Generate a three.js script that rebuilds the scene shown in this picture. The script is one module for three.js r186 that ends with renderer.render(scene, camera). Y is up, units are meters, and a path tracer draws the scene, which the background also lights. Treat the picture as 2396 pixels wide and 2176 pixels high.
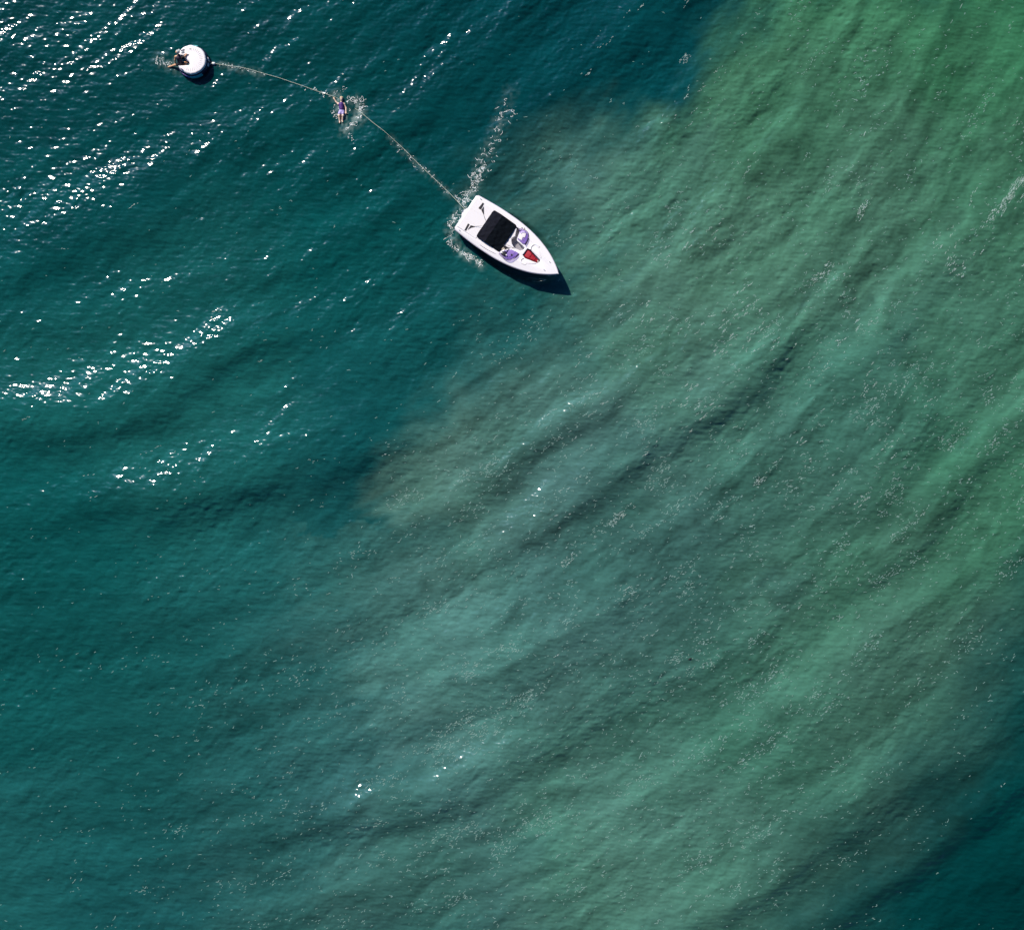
import * as THREE from 'three';
import { Sky } from 'three/addons/objects/Sky.js';
import { MarchingCubes } from 'three/addons/objects/MarchingCubes.js';
import { mergeGeometries, mergeVertices, toCreasedNormals } from 'three/addons/utils/BufferGeometryUtils.js';
import { RoundedBoxGeometry } from 'three/addons/geometries/RoundedBoxGeometry.js';
import { createNoise2D, createNoise3D } from 'simplex-noise';

// ---------------------------------------------------------------- camera, sky, sun, exposure
const scene = new THREE.Scene();
const HEIGHT = 62;                                            // drone height over the water
const camera = new THREE.PerspectiveCamera(2 * Math.atan(27.42 / HEIGHT) * 180 / Math.PI, 1024 / 929, 1, 20000);
camera.position.set(0, HEIGHT, 0);
camera.up.set(0, 0, -1);
camera.lookAt(0, 0, 0);
scene.add(camera);

const renderer = new THREE.WebGLRenderer();
renderer.setSize(1024, 929);
renderer.toneMapping = THREE.LinearToneMapping;
renderer.toneMappingExposure = 1.36;
renderer.shadowMap.enabled = true;

const SUN_UP = 40 * Math.PI / 180;
const sunDir = new THREE.Vector3(-0.6 * Math.cos(SUN_UP), Math.sin(SUN_UP), -0.8 * Math.cos(SUN_UP));
const sky = new Sky();
sky.name = 'sky';
sky.scale.setScalar(8000);
sky.userData = { kind: 'structure', label: 'clear blue sky over the open water', category: 'sky' };
const su = sky.material.uniforms;
su.sunPosition.value.copy(sunDir);
su.turbidity.value = 6; su.rayleigh.value = 0.6; su.mieCoefficient.value = 0.003;
if (su.cloudCoverage) su.cloudCoverage.value = 0;
scene.add(sky);
scene.environmentIntensity = 0.16;

const sun = new THREE.DirectionalLight(0xfff1e0, 4.2);
sun.position.copy(sunDir).multiplyScalar(120);
sun.castShadow = true;
sun.shadow.radius = 2;
sun.shadow.mapSize.set(4096, 4096);
Object.assign(sun.shadow.camera, { left: -45, right: 45, top: 45, bottom: -45, near: 1, far: 300 });
scene.add(sun, sun.target);

// ---------------------------------------------------------------- helpers
function rng(a) {
  return () => { a = (a + 0x6d2b79f5) | 0; let t = Math.imul(a ^ (a >>> 15), 1 | a); t = (t + Math.imul(t ^ (t >>> 7), 61 | t)) ^ t; return ((t ^ (t >>> 14)) >>> 0) / 4294967296; };
}
const noise = createNoise2D(rng(11)), noiseB = createNoise2D(rng(23)), noise3 = createNoise3D(rng(5));
const fbm = (n, x, y, oct) => { let s = 0, a = 0.5; for (let i = 0; i < oct; i++) { s += a * n(x, y); x = x * 2.03 + 17.1; y = y * 2.03 - 9.7; a *= 0.5; } return s; };
const smooth = (a, b, x) => { const t = Math.min(1, Math.max(0, (x - a) / (b - a))); return t * t * (3 - 2 * t); };
const lerp = (a, b, t) => a + (b - a) * t;
function tag(o, label, category, group, kind) {
  if (label) o.userData.label = label;
  if (category) o.userData.category = category;
  if (group) o.userData.group = group;
  if (kind) o.userData.kind = kind;
  return o;
}
function part(name, geometry, material, parent) {
  const m = new THREE.Mesh(geometry, material);
  m.name = name; m.castShadow = m.receiveShadow = true;
  parent.add(m);
  return m;
}
const std = (r, g, b, roughness, more = {}) => new THREE.MeshPhysicalMaterial({ color: new THREE.Color().setRGB(r, g, b), roughness, ...more });
const V = (x, y, z) => new THREE.Vector3(x, y, z);
function tube(points, radius, radial = 8, segs = points.length * 4) {
  return new THREE.TubeGeometry(new THREE.CatmullRomCurve3(points.map((p) => V(...p))), segs, radius, radial);
}
// a plan outline [x, z] turned into a solid between y0 and y1 with rounded edges
function slab(outline, y0, y1, bevel = 0.02, holes = [], smoothIt = false, segs = 3) {
  const mk = (pts, Kind) => {
    const s = new Kind();
    if (smoothIt) { s.setFromPoints(new THREE.SplineCurve([...pts, pts[0]].map(([x, z]) => new THREE.Vector2(x, -z))).getPoints(pts.length * 5)); }
    else s.setFromPoints(pts.map(([x, z]) => new THREE.Vector2(x, -z)));
    return s;
  };
  const shape = mk(outline, THREE.Shape);
  shape.holes = holes.map((h) => mk(h, THREE.Path));
  const g = new THREE.ExtrudeGeometry(shape, { depth: Math.max(0.001, y1 - y0 - 2 * bevel), bevelEnabled: bevel > 0, bevelThickness: bevel, bevelSize: bevel, bevelOffset: -bevel, bevelSegments: segs, curveSegments: 24 });
  g.rotateX(-Math.PI / 2);
  g.translate(0, y0 + bevel, 0);
  return g;
}
function box(sx, sy, sz, x, y, z, r = 0.01) { const g = new RoundedBoxGeometry(sx, sy, sz, 2, r); g.translate(x, y, z); return g; }
const merge = (list) => mergeGeometries(list.map((g) => { const h = g.index ? g.toNonIndexed() : g; for (const k of Object.keys(h.attributes)) if (k !== 'position' && k !== 'normal') h.deleteAttribute(k); return h; }));
// a smooth body out of tapered capsules [ax, ay, az, ra, bx, by, bz, rb]
function body(bones, cell, blend) {
  let lo = V(1e9, 1e9, 1e9), hi = V(-1e9, -1e9, -1e9);
  for (const b of bones) for (const k of [0, 4]) { lo.min(V(b[k] - b[k + 3], b[k + 1] - b[k + 3], b[k + 2] - b[k + 3])); hi.max(V(b[k] + b[k + 3], b[k + 1] + b[k + 3], b[k + 2] + b[k + 3])); }
  const mid = lo.clone().add(hi).multiplyScalar(0.5), size = Math.max(hi.x - lo.x, hi.y - lo.y, hi.z - lo.z) + cell * 8, res = Math.ceil(size / cell);
  const mc = new MarchingCubes(res, new THREE.MeshBasicMaterial(), false, false, 90000);
  const half = size / 2;
  for (let k = 0; k < res; k++) for (let j = 0; j < res; j++) for (let i = 0; i < res; i++) {
    const x = mid.x + (i / res * 2 - 1) * half, y = mid.y + (j / res * 2 - 1) * half, z = mid.z + (k / res * 2 - 1) * half;
    let d = 10;
    for (const b of bones) {
      const dx = b[4] - b[0], dy = b[5] - b[1], dz = b[6] - b[2], px = x - b[0], py = y - b[1], pz = z - b[2];
      const t = Math.min(1, Math.max(0, (px * dx + py * dy + pz * dz) / (dx * dx + dy * dy + dz * dz + 1e-9)));
      const c = Math.hypot(px - t * dx, py - t * dy, pz - t * dz) - lerp(b[3], b[7], t);
      const h = Math.max(0, blend - Math.abs(d - c)) / blend;
      d = Math.min(d, c) - h * h * blend * 0.25;
    }
    mc.field[i + j * res + k * res * res] = -d;
  }
  mc.isolation = 0;
  mc.update();
  const g = new THREE.BufferGeometry();
  g.setAttribute('position', new THREE.BufferAttribute(mc.positionArray.slice(0, mc.count * 3), 3));
  g.setAttribute('normal', new THREE.BufferAttribute(mc.normalArray.slice(0, mc.count * 3), 3));
  g.scale(half, half, half);
  g.translate(mid.x, mid.y, mid.z);
  return g;
}

// ---------------------------------------------------------------- the water
const BOAT = { x: -2.72, z: -14.76, yaw: 0.596, c: Math.cos(0.596), s: Math.sin(0.596) };     // stern middle; forward = (c, s)
const boatLocal = (x, z) => [(x - BOAT.x) * BOAT.c + (z - BOAT.z) * BOAT.s, -(x - BOAT.x) * BOAT.s + (z - BOAT.z) * BOAT.c];
// the larger wave crests: ridge lines in metres with height and half width
const CRESTS = [
  [0.42, 1.7, [[-34, -1.8], [-25.7, -2.5], [-21.2, -4.2], [-15.8, -6.6], [-12, -9.6]]],
  [0.52, 1.8, [[-28.4, 3.2], [-21.2, 2.5], [-15.2, 0.9], [-9.2, -0.9], [-5, -2.8]]],
  [0.36, 2.0, [[-4.4, 16.9], [1.3, 15.4], [7, 11.8], [12.3, 8.2]]],
  [0.34, 1.9, [[-6.8, 13.3], [0.1, 10.6], [5.2, 8.2], [7.9, 5.5]]],
  [0.4, 2.0, [[1.6, 1.6], [7.3, -3.2], [12.6, -6.2], [16.5, -9.8]]],
  [0.34, 1.8, [[17.7, 3.1], [22.2, -1.1], [25.2, -4.4]]],
  [0.30, 1.2, [[32, -18.2], [27.6, -13.9], [24.6, -11.2]]],
  [0.24, 1.3, [[18.6, -3.2], [21.3, -6.2], [24, -10.1]]],
  [0.26, 1.5, [[-34, -11.6], [-27.2, -12.1], [-23, -13.6], [-18.8, -15.4]]],
  [0.12, 1.5, [[-12, 20.6], [-5, 19.8], [1, 18.6]]],
];
const wr = rng(77);
const SWELL = [], CHOP = [], RIPPLE = [];
for (let i = 0; i < 6; i++) { const l = 3.5 + 0.6 * i; SWELL.push([2 * Math.PI / l, (wr() - 0.5) * 0.22, wr() * 6.28, 0.0092 * l]); }
for (let i = 0; i < 26; i++) { const l = 0.55 * Math.pow(4.2, wr()), a = 0.96 + (wr() + wr() - 1) * 0.8; CHOP.push([Math.cos(a) * 6.283 / l, Math.sin(a) * 6.283 / l, wr() * 6.28, 0.0145 * l / 6.283]); }
for (let i = 0; i < 18; i++) { const l = 0.22 * Math.pow(2.4, wr()), a = 0.96 + (wr() + wr() - 1) * 1.3; RIPPLE.push([Math.cos(a) * 6.283 / l, Math.sin(a) * 6.283 / l, wr() * 6.28, 0.022 * l / 6.283]); }
const CX = -34, CZ = -58;
function crestField(x, z) {
  let s = 0;
  for (const [a, w, line] of CRESTS) {
    let best = 1e9, side = 1, along = 0;
    for (let i = 0; i + 1 < line.length; i++) {
      const [ax, az] = line[i], [bx, bz] = line[i + 1], dx = bx - ax, dz = bz - az, l2 = dx * dx + dz * dz;
      const t = ((x - ax) * dx + (z - az) * dz) / l2, tc = Math.min(1, Math.max(0, t));
      const ex = x - ax - dx * tc, ez = z - az - dz * tc, d = ex * ex + ez * ez;
      if (d < best) { best = d; side = ex * -dz + ez * dx; along = (i + tc) / (line.length - 1); }
    }
    const d = Math.sqrt(best), ww = side > 0 ? w * 0.95 : w * 2.2;
    if (d < ww * 3) s += a * Math.exp(-d * d / (ww * ww)) * smooth(0, 0.28, along) * smooth(1, 0.72, along);
  }
  return s;
}
function waterHeight(x, z) {
  const r0 = Math.hypot(x, z);
  const far = 1 - smooth(45, 120, r0);
  if (far <= 0) return 0;
  const wx = 0.8 * noise(x * 0.07, z * 0.07) + 0.2 * noise(x * 0.3 + 9, z * 0.35), wz = 0.8 * noiseB(x * 0.07, z * 0.07) + 0.2 * noiseB(x * 0.35 + 9, z * 0.35);
  const X = x + wx, Z = z + wz;
  let h = 1.3 * crestField(X, Z);
  const r = Math.hypot(X - CX, Z - CZ), arc = Math.atan2(Z - CZ, X - CX) * 60;
  const group = lerp(0.66, 1.15, smooth(-14, 8, x + 0.4 * z)) * (0.45 + 0.8 * smooth(-0.5, 0.5, noise(r * 0.06 + 31, arc * 0.035)));
  for (const [k, ka, p, a] of SWELL) { const q = Math.sin(k * r + ka * arc + p); h += group * a * (q + 0.25 * q * q); }
  const [bx, bz] = boatLocal(x, z);
  const near = Math.hypot((bx - 3.2) / 4.6, bz / 2.4);
  h *= lerp(0.25, 1, smooth(0.7, 2.2, near));
  // groups of chop: some patches are ruffled, others smooth
  const gust = 0.55 + 0.75 * smooth(-0.5, 0.6, fbm(noiseB, x * 0.12 + 3, z * 0.16, 3));
  const cx = x + 0.3 * wx + 0.04 * noise(x * 1.1, z * 1.1), cz = z + 0.3 * wz + 0.04 * noiseB(x * 1.1, z * 1.1);
  let c = 0;
  for (const [kx, kz, p, a] of CHOP) { const q = Math.sin(kx * cx + kz * cz + p); c += a * (q - 0.5 * q * q); }
  let rp = 0;
  if (r0 < 46) for (const [kx, kz, p, a] of RIPPLE) rp += a * Math.sin(kx * cx + kz * cz + p);
  h += (c + rp) * gust * far * (1 + 0.4 * smooth(-4, -16, z) * smooth(-14, -4, x) * smooth(26, 14, x));
  h *= far;
  if (near < 0.72) h -= 0.35 * smooth(0.72, 0.55, near);
  return h;
}
// what is suspended in the water: clear teal water, and a plume of grey-green silt and algae with a ragged edge; metres
const tones = (list) => list.map(([x, z, c]) => { const k = new THREE.Color(c); return [x, z, k.r, k.g, k.b]; });
const CLEAR = tones([[-27.2, -24.4, '#064446'], [-27.2, -12.4, '#0a4f50'], [-18.2, -10.9, '#145856'], [-25.7, -5.9, '#185e5b'], [-27.2, 2.5, '#0c5352'], [-27.2, 11.5, '#105554'], [-28.4, 24.1, '#1c5c5c'], [-15.2, 8.5, '#1a5c5b'], [-16.7, 20.5, '#145352'], [-9.8, 1.9, '#0c4d50'], [-12.2, -24.4, '#054446'], [-10.7, -13.9, '#084f4f'], [-3.2, -22.9, '#044247'], [7.2, -23.8, '#04424a'], [8.1, -21.4, '#054648'], [10.5, -26.5, '#044044'], [-4.7, -6.5, '#125657'], [-21.2, 16.0, '#185857'], [-21.2, 26.5, '#18585a'], [-10.7, 7.0, '#246261'], [-21.2, -18.4, '#06484a'], [-18.2, -0.5, '#1c625f'], [-6.8, -19.9, '#054648'], [29.7, 17.5, '#054444'], [28.2, 25.0, '#003637'], [22.2, 26.5, '#043f40'], [30.3, 11.5, '#0c4a48']]);
const PLUME = tones([[4.3, -16.9, '#457066'], [5.8, -8.2, '#416761'], [-0.2, -0.5, '#416863'], [-4.7, 0.4, '#537e71'], [-3.2, 11.5, '#4c7b75'], [5.8, 11.5, '#437169'], [-4.7, 23.5, '#3a6560'], [8.7, 23.5, '#487567'], [14.7, -22.9, '#3f765a'], [22.2, -25.6, '#396e50'], [28.2, -25.9, '#2f6a4a'], [20.7, -18.4, '#497862'], [28.2, -18.4, '#3f7658'], [19.2, -13.9, '#4f7e6a'], [9.6, -10.6, '#51836c'], [26.7, -13.9, '#437360'], [20.7, -4.7, '#417266'], [28.5, -5.9, '#3f725d'], [13.2, -0.5, '#457468'], [28.2, 1.0, '#3d725a'], [20.7, 8.5, '#41715e'], [14.7, 16.0, '#417563'], [7.2, 18.7, '#48796c'], [25.2, 13.0, '#3c6257'], [17.7, 23.5, '#385e54'], [-12.2, 17.5, '#2f605f'], [1.3, 7.0, '#3f6a67'], [8.7, 4.9, '#3f6c67']]);
// outline of the plume: [x, z, width of the transition]
const EDGE = [[15.3, -29.8, 2], [12.9, -25.6, 1.8], [11.4, -22.9, 1.6], [10.1, -20.4, 1.1], [6.1, -19.6, 1.6], [2.5, -18.9, 2.4], [0.1, -16.3, 3], [1.6, -13.3, 3], [3.4, -10.3, 3], [2.5, -8.5, 3], [-0.2, -6.8, 3], [-2.3, -5.1, 2.2], [-4.4, -3.5, 1.8], [-5.8, -1.4, 1.4], [-7.7, 2.7, 1], [-5.9, 4.0, 2.5], [-8.0, 6.4, 4.5], [-11.0, 9.4, 5], [-14.0, 14.2, 6], [-15.8, 19.0, 6], [-16.7, 23.5, 6], [-15.2, 31.0, 6], [12.9, 31.0, 4], [17.4, 25.9, 4], [21.6, 21.7, 4], [24.9, 17.2, 4], [28.5, 12.1, 3.5], [32.4, 6.1, 3], [44.7, -0.5, 3], [44.7, -29.8, 3]];
const GAIN = 0.75;
const mixTones = (list, x, z, spread) => {
  let r = 0, g = 0, b = 0, w = 0;
  for (const [sx, sz, sr, sg, sb] of list) { const dx = x - sx, dz = z - sz, e = Math.exp(-Math.min(200, (dx * dx + dz * dz) / spread)) + 1e-9 / (1 + dx * dx + dz * dz); r += e * sr; g += e * sg; b += e * sb; w += e; }
  return [r / w, g / w, b / w];
};
function plumeAt(x, z) {
  let best = 1e9, width = 1, inside = false;
  for (let i = 0, j = EDGE.length - 1; i < EDGE.length; j = i++) {
    const [ax, az, aw] = EDGE[j], [bx, bz, bw] = EDGE[i], dx = bx - ax, dz = bz - az, t = Math.min(1, Math.max(0, ((x - ax) * dx + (z - az) * dz) / (dx * dx + dz * dz)));
    const d = (x - ax - dx * t) ** 2 + (z - az - dz * t) ** 2;
    if (d < best) { best = d; width = lerp(aw, bw, t); }
    if ((az > z) !== (bz > z) && x < ax + (z - az) / (bz - az) * dx) inside = !inside;
  }
  return (Math.sqrt(best) * (inside ? 1 : -1)) / (width * 1.45);
}
const AIR = [[-3.6, -14.1, -2.5, -16, 0.25, 0.2], [-3.7, -13.8, -3, -12.6, 0.25, 0.2], [-3, -12.6, -1.8, -11.8, 0.25, 0.25], [-2.3, -16.1, -1.8, -17.8, 0.3, 0.13], [-1.8, -17.8, -0.7, -20.2, 0.4, 0.07], [-0.7, -20.2, -0.1, -22, 0.5, 0.04],
  [-9.2, -21.4, -9, -20.6, 0.35, 0.25], [-9, -20.6, -9.9, -19.7, 0.3, 0.25], [-10.4, -21.8, -10, -20.4, 0.3, 0.25], [-7.2, -19.3, -3.6, -15.9, 0.2, 0.09], [-17.2, -23.6, -14.8, -23.1, 0.18, 0.2], [-20.8, -23.9, -19.8, -23.5, 0.35, 0.2]];
const col = [0, 0, 0];
function waterColour(x, z) {
  const rag = (n) => 1.9 * fbm(n, x * 0.13 + 40, z * 0.13, 6);
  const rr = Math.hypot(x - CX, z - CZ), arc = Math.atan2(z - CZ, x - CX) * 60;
  const feather = 2.4 * fbm(noiseB, rr * 0.55 + 7, arc * 0.13, 5);
  const wx = rag(noise) - 0.7 * feather, wz = rag(noiseB) + 0.5 * feather;
  const d = plumeAt(x + wx, z + wz), m = smooth(-1, 1, d);
  const c = mixTones(CLEAR, x + wx, z + wz, 22), p = mixTones(PLUME, x + wx, z + wz, 30);
  const streak = fbm(noise, rr * 0.42 + wx * 0.2, arc * 0.05, 4), billow = fbm(noiseB, x * 0.35 + 0.5 * wx, z * 0.35, 6);  // streak: silt bands along the swell, with its light and shade painted in
  const rim = 0.2 * Math.exp(-((d - 1.1) ** 2) / 0.8) * (Math.abs(d) < 4 ? 1 : 0);
  const mottle = 0.8 * noise(rr * 1.9, arc * 0.7) + 0.7 * noiseB(rr * 4.2, arc * 1.9) + 0.6 * noiseB(x * 3.6, z * 3.6) + 0.4 * noise(x * 0.9 + 5, z * 0.9);
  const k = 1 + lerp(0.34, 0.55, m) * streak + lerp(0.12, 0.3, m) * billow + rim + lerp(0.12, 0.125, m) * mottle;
  const tint = m * 0.14 * fbm(noise, x * 0.1 - 70, z * 0.1, 4);
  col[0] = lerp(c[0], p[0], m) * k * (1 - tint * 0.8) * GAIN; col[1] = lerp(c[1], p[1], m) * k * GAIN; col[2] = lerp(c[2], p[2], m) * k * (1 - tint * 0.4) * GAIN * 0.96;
  // water whitened by the air stirred into it, at the stern, along the rope and round the swimmer
  let air = 0;
  for (const [ax, az, bx, bz, w, a] of AIR) {
    if (Math.abs(x - ax) > 9 || Math.abs(z - az) > 9) continue;
    const dx = bx - ax, dz = bz - az, t = Math.min(1, Math.max(0, ((x - ax) * dx + (z - az) * dz) / (dx * dx + dz * dz))), e = ((x - ax - dx * t) ** 2 + (z - az - dz * t) ** 2) / (w * w);
    if (e < 6) air += a * Math.exp(-e);
  }
  if (air > 0.01) { const q = Math.min(0.5, air * Math.max(0, 0.55 + 1.3 * noise(x * 2.6, z * 2.6) + 0.8 * noiseB(x * 5, z * 5))); col[0] = lerp(col[0], 0.4, q); col[1] = lerp(col[1], 0.52, q); col[2] = lerp(col[2], 0.48, q); }
  return col;
}
function axis(half, step, growth) {
  const a = [];
  for (let v = 0; v <= half; v += step) a.push(v);
  let s = step, v = a[a.length - 1];
  while (v < 9000) { s *= growth; v += s; a.push(v); }
  return [...a.slice(1).reverse().map((q) => -q), ...a];
}
{
  const xs = axis(32.5, 0.06, 1.22), zs = axis(29.5, 0.06, 1.22), nx = xs.length, nz = zs.length;
  const P = new Float32Array(nx * nz * 3), N = new Float32Array(nx * nz * 3), C = new Float32Array(nx * nz * 3), U = new Float32Array(nx * nz * 2);
  for (let j = 0; j < nz; j++) for (let i = 0; i < nx; i++) {
    const q = j * nx + i, x = xs[i], z = zs[j];
    P[q * 3] = x; P[q * 3 + 1] = waterHeight(x, z); P[q * 3 + 2] = z;
    U[q * 2] = x; U[q * 2 + 1] = -z;
  }
  // the colour varies slowly: worked out on every other vertex, between them interpolated
  const S = 2, cw = Math.ceil(nx / S) + 1, ch = Math.ceil(nz / S) + 1, coarse = new Float32Array(cw * ch * 3);
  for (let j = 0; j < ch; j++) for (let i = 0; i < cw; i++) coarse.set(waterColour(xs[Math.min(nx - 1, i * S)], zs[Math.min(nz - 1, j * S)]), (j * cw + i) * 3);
  for (let j = 0; j < nz; j++) for (let i = 0; i < nx; i++) {
    const q = j * nx + i, l = i ? q - 1 : q, rt = i < nx - 1 ? q + 1 : q, u = j ? q - nx : q, d = j < nz - 1 ? q + nx : q;
    const gx = (P[rt * 3 + 1] - P[l * 3 + 1]) / (P[rt * 3] - P[l * 3]), gz = (P[d * 3 + 1] - P[u * 3 + 1]) / (P[d * 3 + 2] - P[u * 3 + 2]), n = 1 / Math.hypot(gx, 1, gz);
    N[q * 3] = -gx * n; N[q * 3 + 1] = n; N[q * 3 + 2] = -gz * n;
    const fi = i / S, fj = j / S, i0 = Math.floor(fi), j0 = Math.floor(fj), ti = fi - i0, tj = fj - j0, o = (j0 * cw + i0) * 3;
    for (let k = 0; k < 3; k++) C[q * 3 + k] = lerp(lerp(coarse[o + k], coarse[o + 3 + k], ti), lerp(coarse[o + cw * 3 + k], coarse[o + cw * 3 + 3 + k], ti), tj);
  }
  const I = new Uint32Array((nx - 1) * (nz - 1) * 6);
  let t = 0;
  for (let j = 0; j + 1 < nz; j++) for (let i = 0; i + 1 < nx; i++) { const a = j * nx + i; I[t++] = a; I[t++] = a + nx; I[t++] = a + 1; I[t++] = a + 1; I[t++] = a + nx; I[t++] = a + nx + 1; }
  const g = new THREE.BufferGeometry();
  g.setAttribute('position', new THREE.BufferAttribute(P, 3)); g.setAttribute('normal', new THREE.BufferAttribute(N, 3));
  g.setAttribute('color', new THREE.BufferAttribute(C, 3)); g.setAttribute('uv', new THREE.BufferAttribute(U, 2));
  g.setIndex(new THREE.BufferAttribute(I, 1));
  // the finest ripples: a sheet of relief 15 m wide, in metres
  const size = 2048, tile = 15, relief = new Float32Array(size * size), waves = [], q = rng(91);
  for (let i = 0; i < 46; i++) {
    const l = 0.16 * Math.pow(4.5, q()), a = 0.96 + (q() + q() + q() - 1.5) * 0.62, kx = Math.round(Math.cos(a) * tile / l), kz = Math.round(Math.sin(a) * tile / l);
    waves.push([kx, kz, q() * 6.28, 0.016 * l / 6.283]);
  }
  const sx = waves.map(([k, , p]) => Float32Array.from({ length: size * 2 }, (_, i) => (i < size ? Math.sin(6.28318 * k * i / size + p) : Math.cos(6.28318 * k * (i - size) / size + p))));
  const sz = waves.map(([, k]) => Float32Array.from({ length: size * 2 }, (_, i) => (i < size ? Math.sin(6.28318 * k * i / size) : Math.cos(6.28318 * k * (i - size) / size))));
  waves.forEach(([, , , a], w) => { for (let j = 0; j < size; j++) { const c = a * sz[w][size + j], s = a * sz[w][j], o = j * size; for (let i = 0; i < size; i++) relief[o + i] += sx[w][i] * c + sx[w][size + i] * s; } });
  const SPAN = 0.08, data = new Float32Array(size * size * 4);
  for (let i = 0; i < size * size; i++) { const h = relief[i] + 14 * relief[i] * Math.abs(relief[i]) * (relief[i] > 0 ? 1 : 0.3); data[i * 4] = data[i * 4 + 1] = data[i * 4 + 2] = 0.5 + h / SPAN; data[i * 4 + 3] = 1; }
  const bump = new THREE.DataTexture(data, size, size, THREE.RGBAFormat, THREE.FloatType);
  bump.wrapS = bump.wrapT = THREE.RepeatWrapping; bump.magFilter = THREE.LinearFilter; bump.needsUpdate = true;
  bump.repeat.set(1 / tile, 1 / tile); bump.rotation = 0.4;
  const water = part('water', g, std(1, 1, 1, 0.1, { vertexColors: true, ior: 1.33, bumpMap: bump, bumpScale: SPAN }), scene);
  tag(water, 'choppy teal sea with grey-green silt and green algae drifting through it', 'sea', null, 'structure');
}
//@@OBJ
// ---------------------------------------------------------------- the speedboat (stern at x = 0, bow towards +x, starboard +z)
const LEN = 6.56;
const BEAM = new THREE.SplineCurve([[0, 1.19], [0.55, 1.24], [1.4, 1.3], [2.2, 1.31], [3.05, 1.28], [3.9, 1.17], [4.75, 0.96], [5.5, 0.67], [6.15, 0.3], [6.5, 0.04]].map((p) => new THREE.Vector2(...p))).getPoints(80);
const beam = (x) => { if (x >= 6.5) return 0.04 * (LEN - x) / 0.06; for (let i = 0; i + 1 < BEAM.length; i++) if (x <= BEAM[i + 1].x) return lerp(BEAM[i].y, BEAM[i + 1].y, (x - BEAM[i].x) / (BEAM[i + 1].x - BEAM[i].x)); return 0.04; };
const sheer = (x) => 0.3 * (Math.max(0, x) / LEN) ** 2;
const DECK = 0.8;
function lift(g) {
  const p = g.attributes.position;
  for (let i = 0; i < p.count; i++) p.setY(i, p.getY(i) + sheer(p.getX(i)));
  g.computeVertexNormals();
  return toCreasedNormals(g, 0.7);
}
const gel = std(0.8, 0.785, 0.8, 0.22, { clearcoat: 0.5, clearcoatRoughness: 0.1 });
const vinylWhite = std(0.78, 0.76, 0.77, 0.5), cream = std(0.72, 0.64, 0.5, 0.55);
const vinylPurple = std(0.22, 0.135, 0.44, 0.45), darkPurple = std(0.035, 0.018, 0.09, 0.4);
const carpet = std(0.27, 0.265, 0.3, 0.95), black = std(0.012, 0.012, 0.017, 0.5), steel = std(0.55, 0.55, 0.58, 0.25, { metalness: 1 });
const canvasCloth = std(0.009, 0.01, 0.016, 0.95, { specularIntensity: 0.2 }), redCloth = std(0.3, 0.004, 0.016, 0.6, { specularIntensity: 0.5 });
const purpleGlass = std(0.72, 0.62, 0.9, 0.04, { transmission: 1, thickness: 0, ior: 1.45 });

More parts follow.
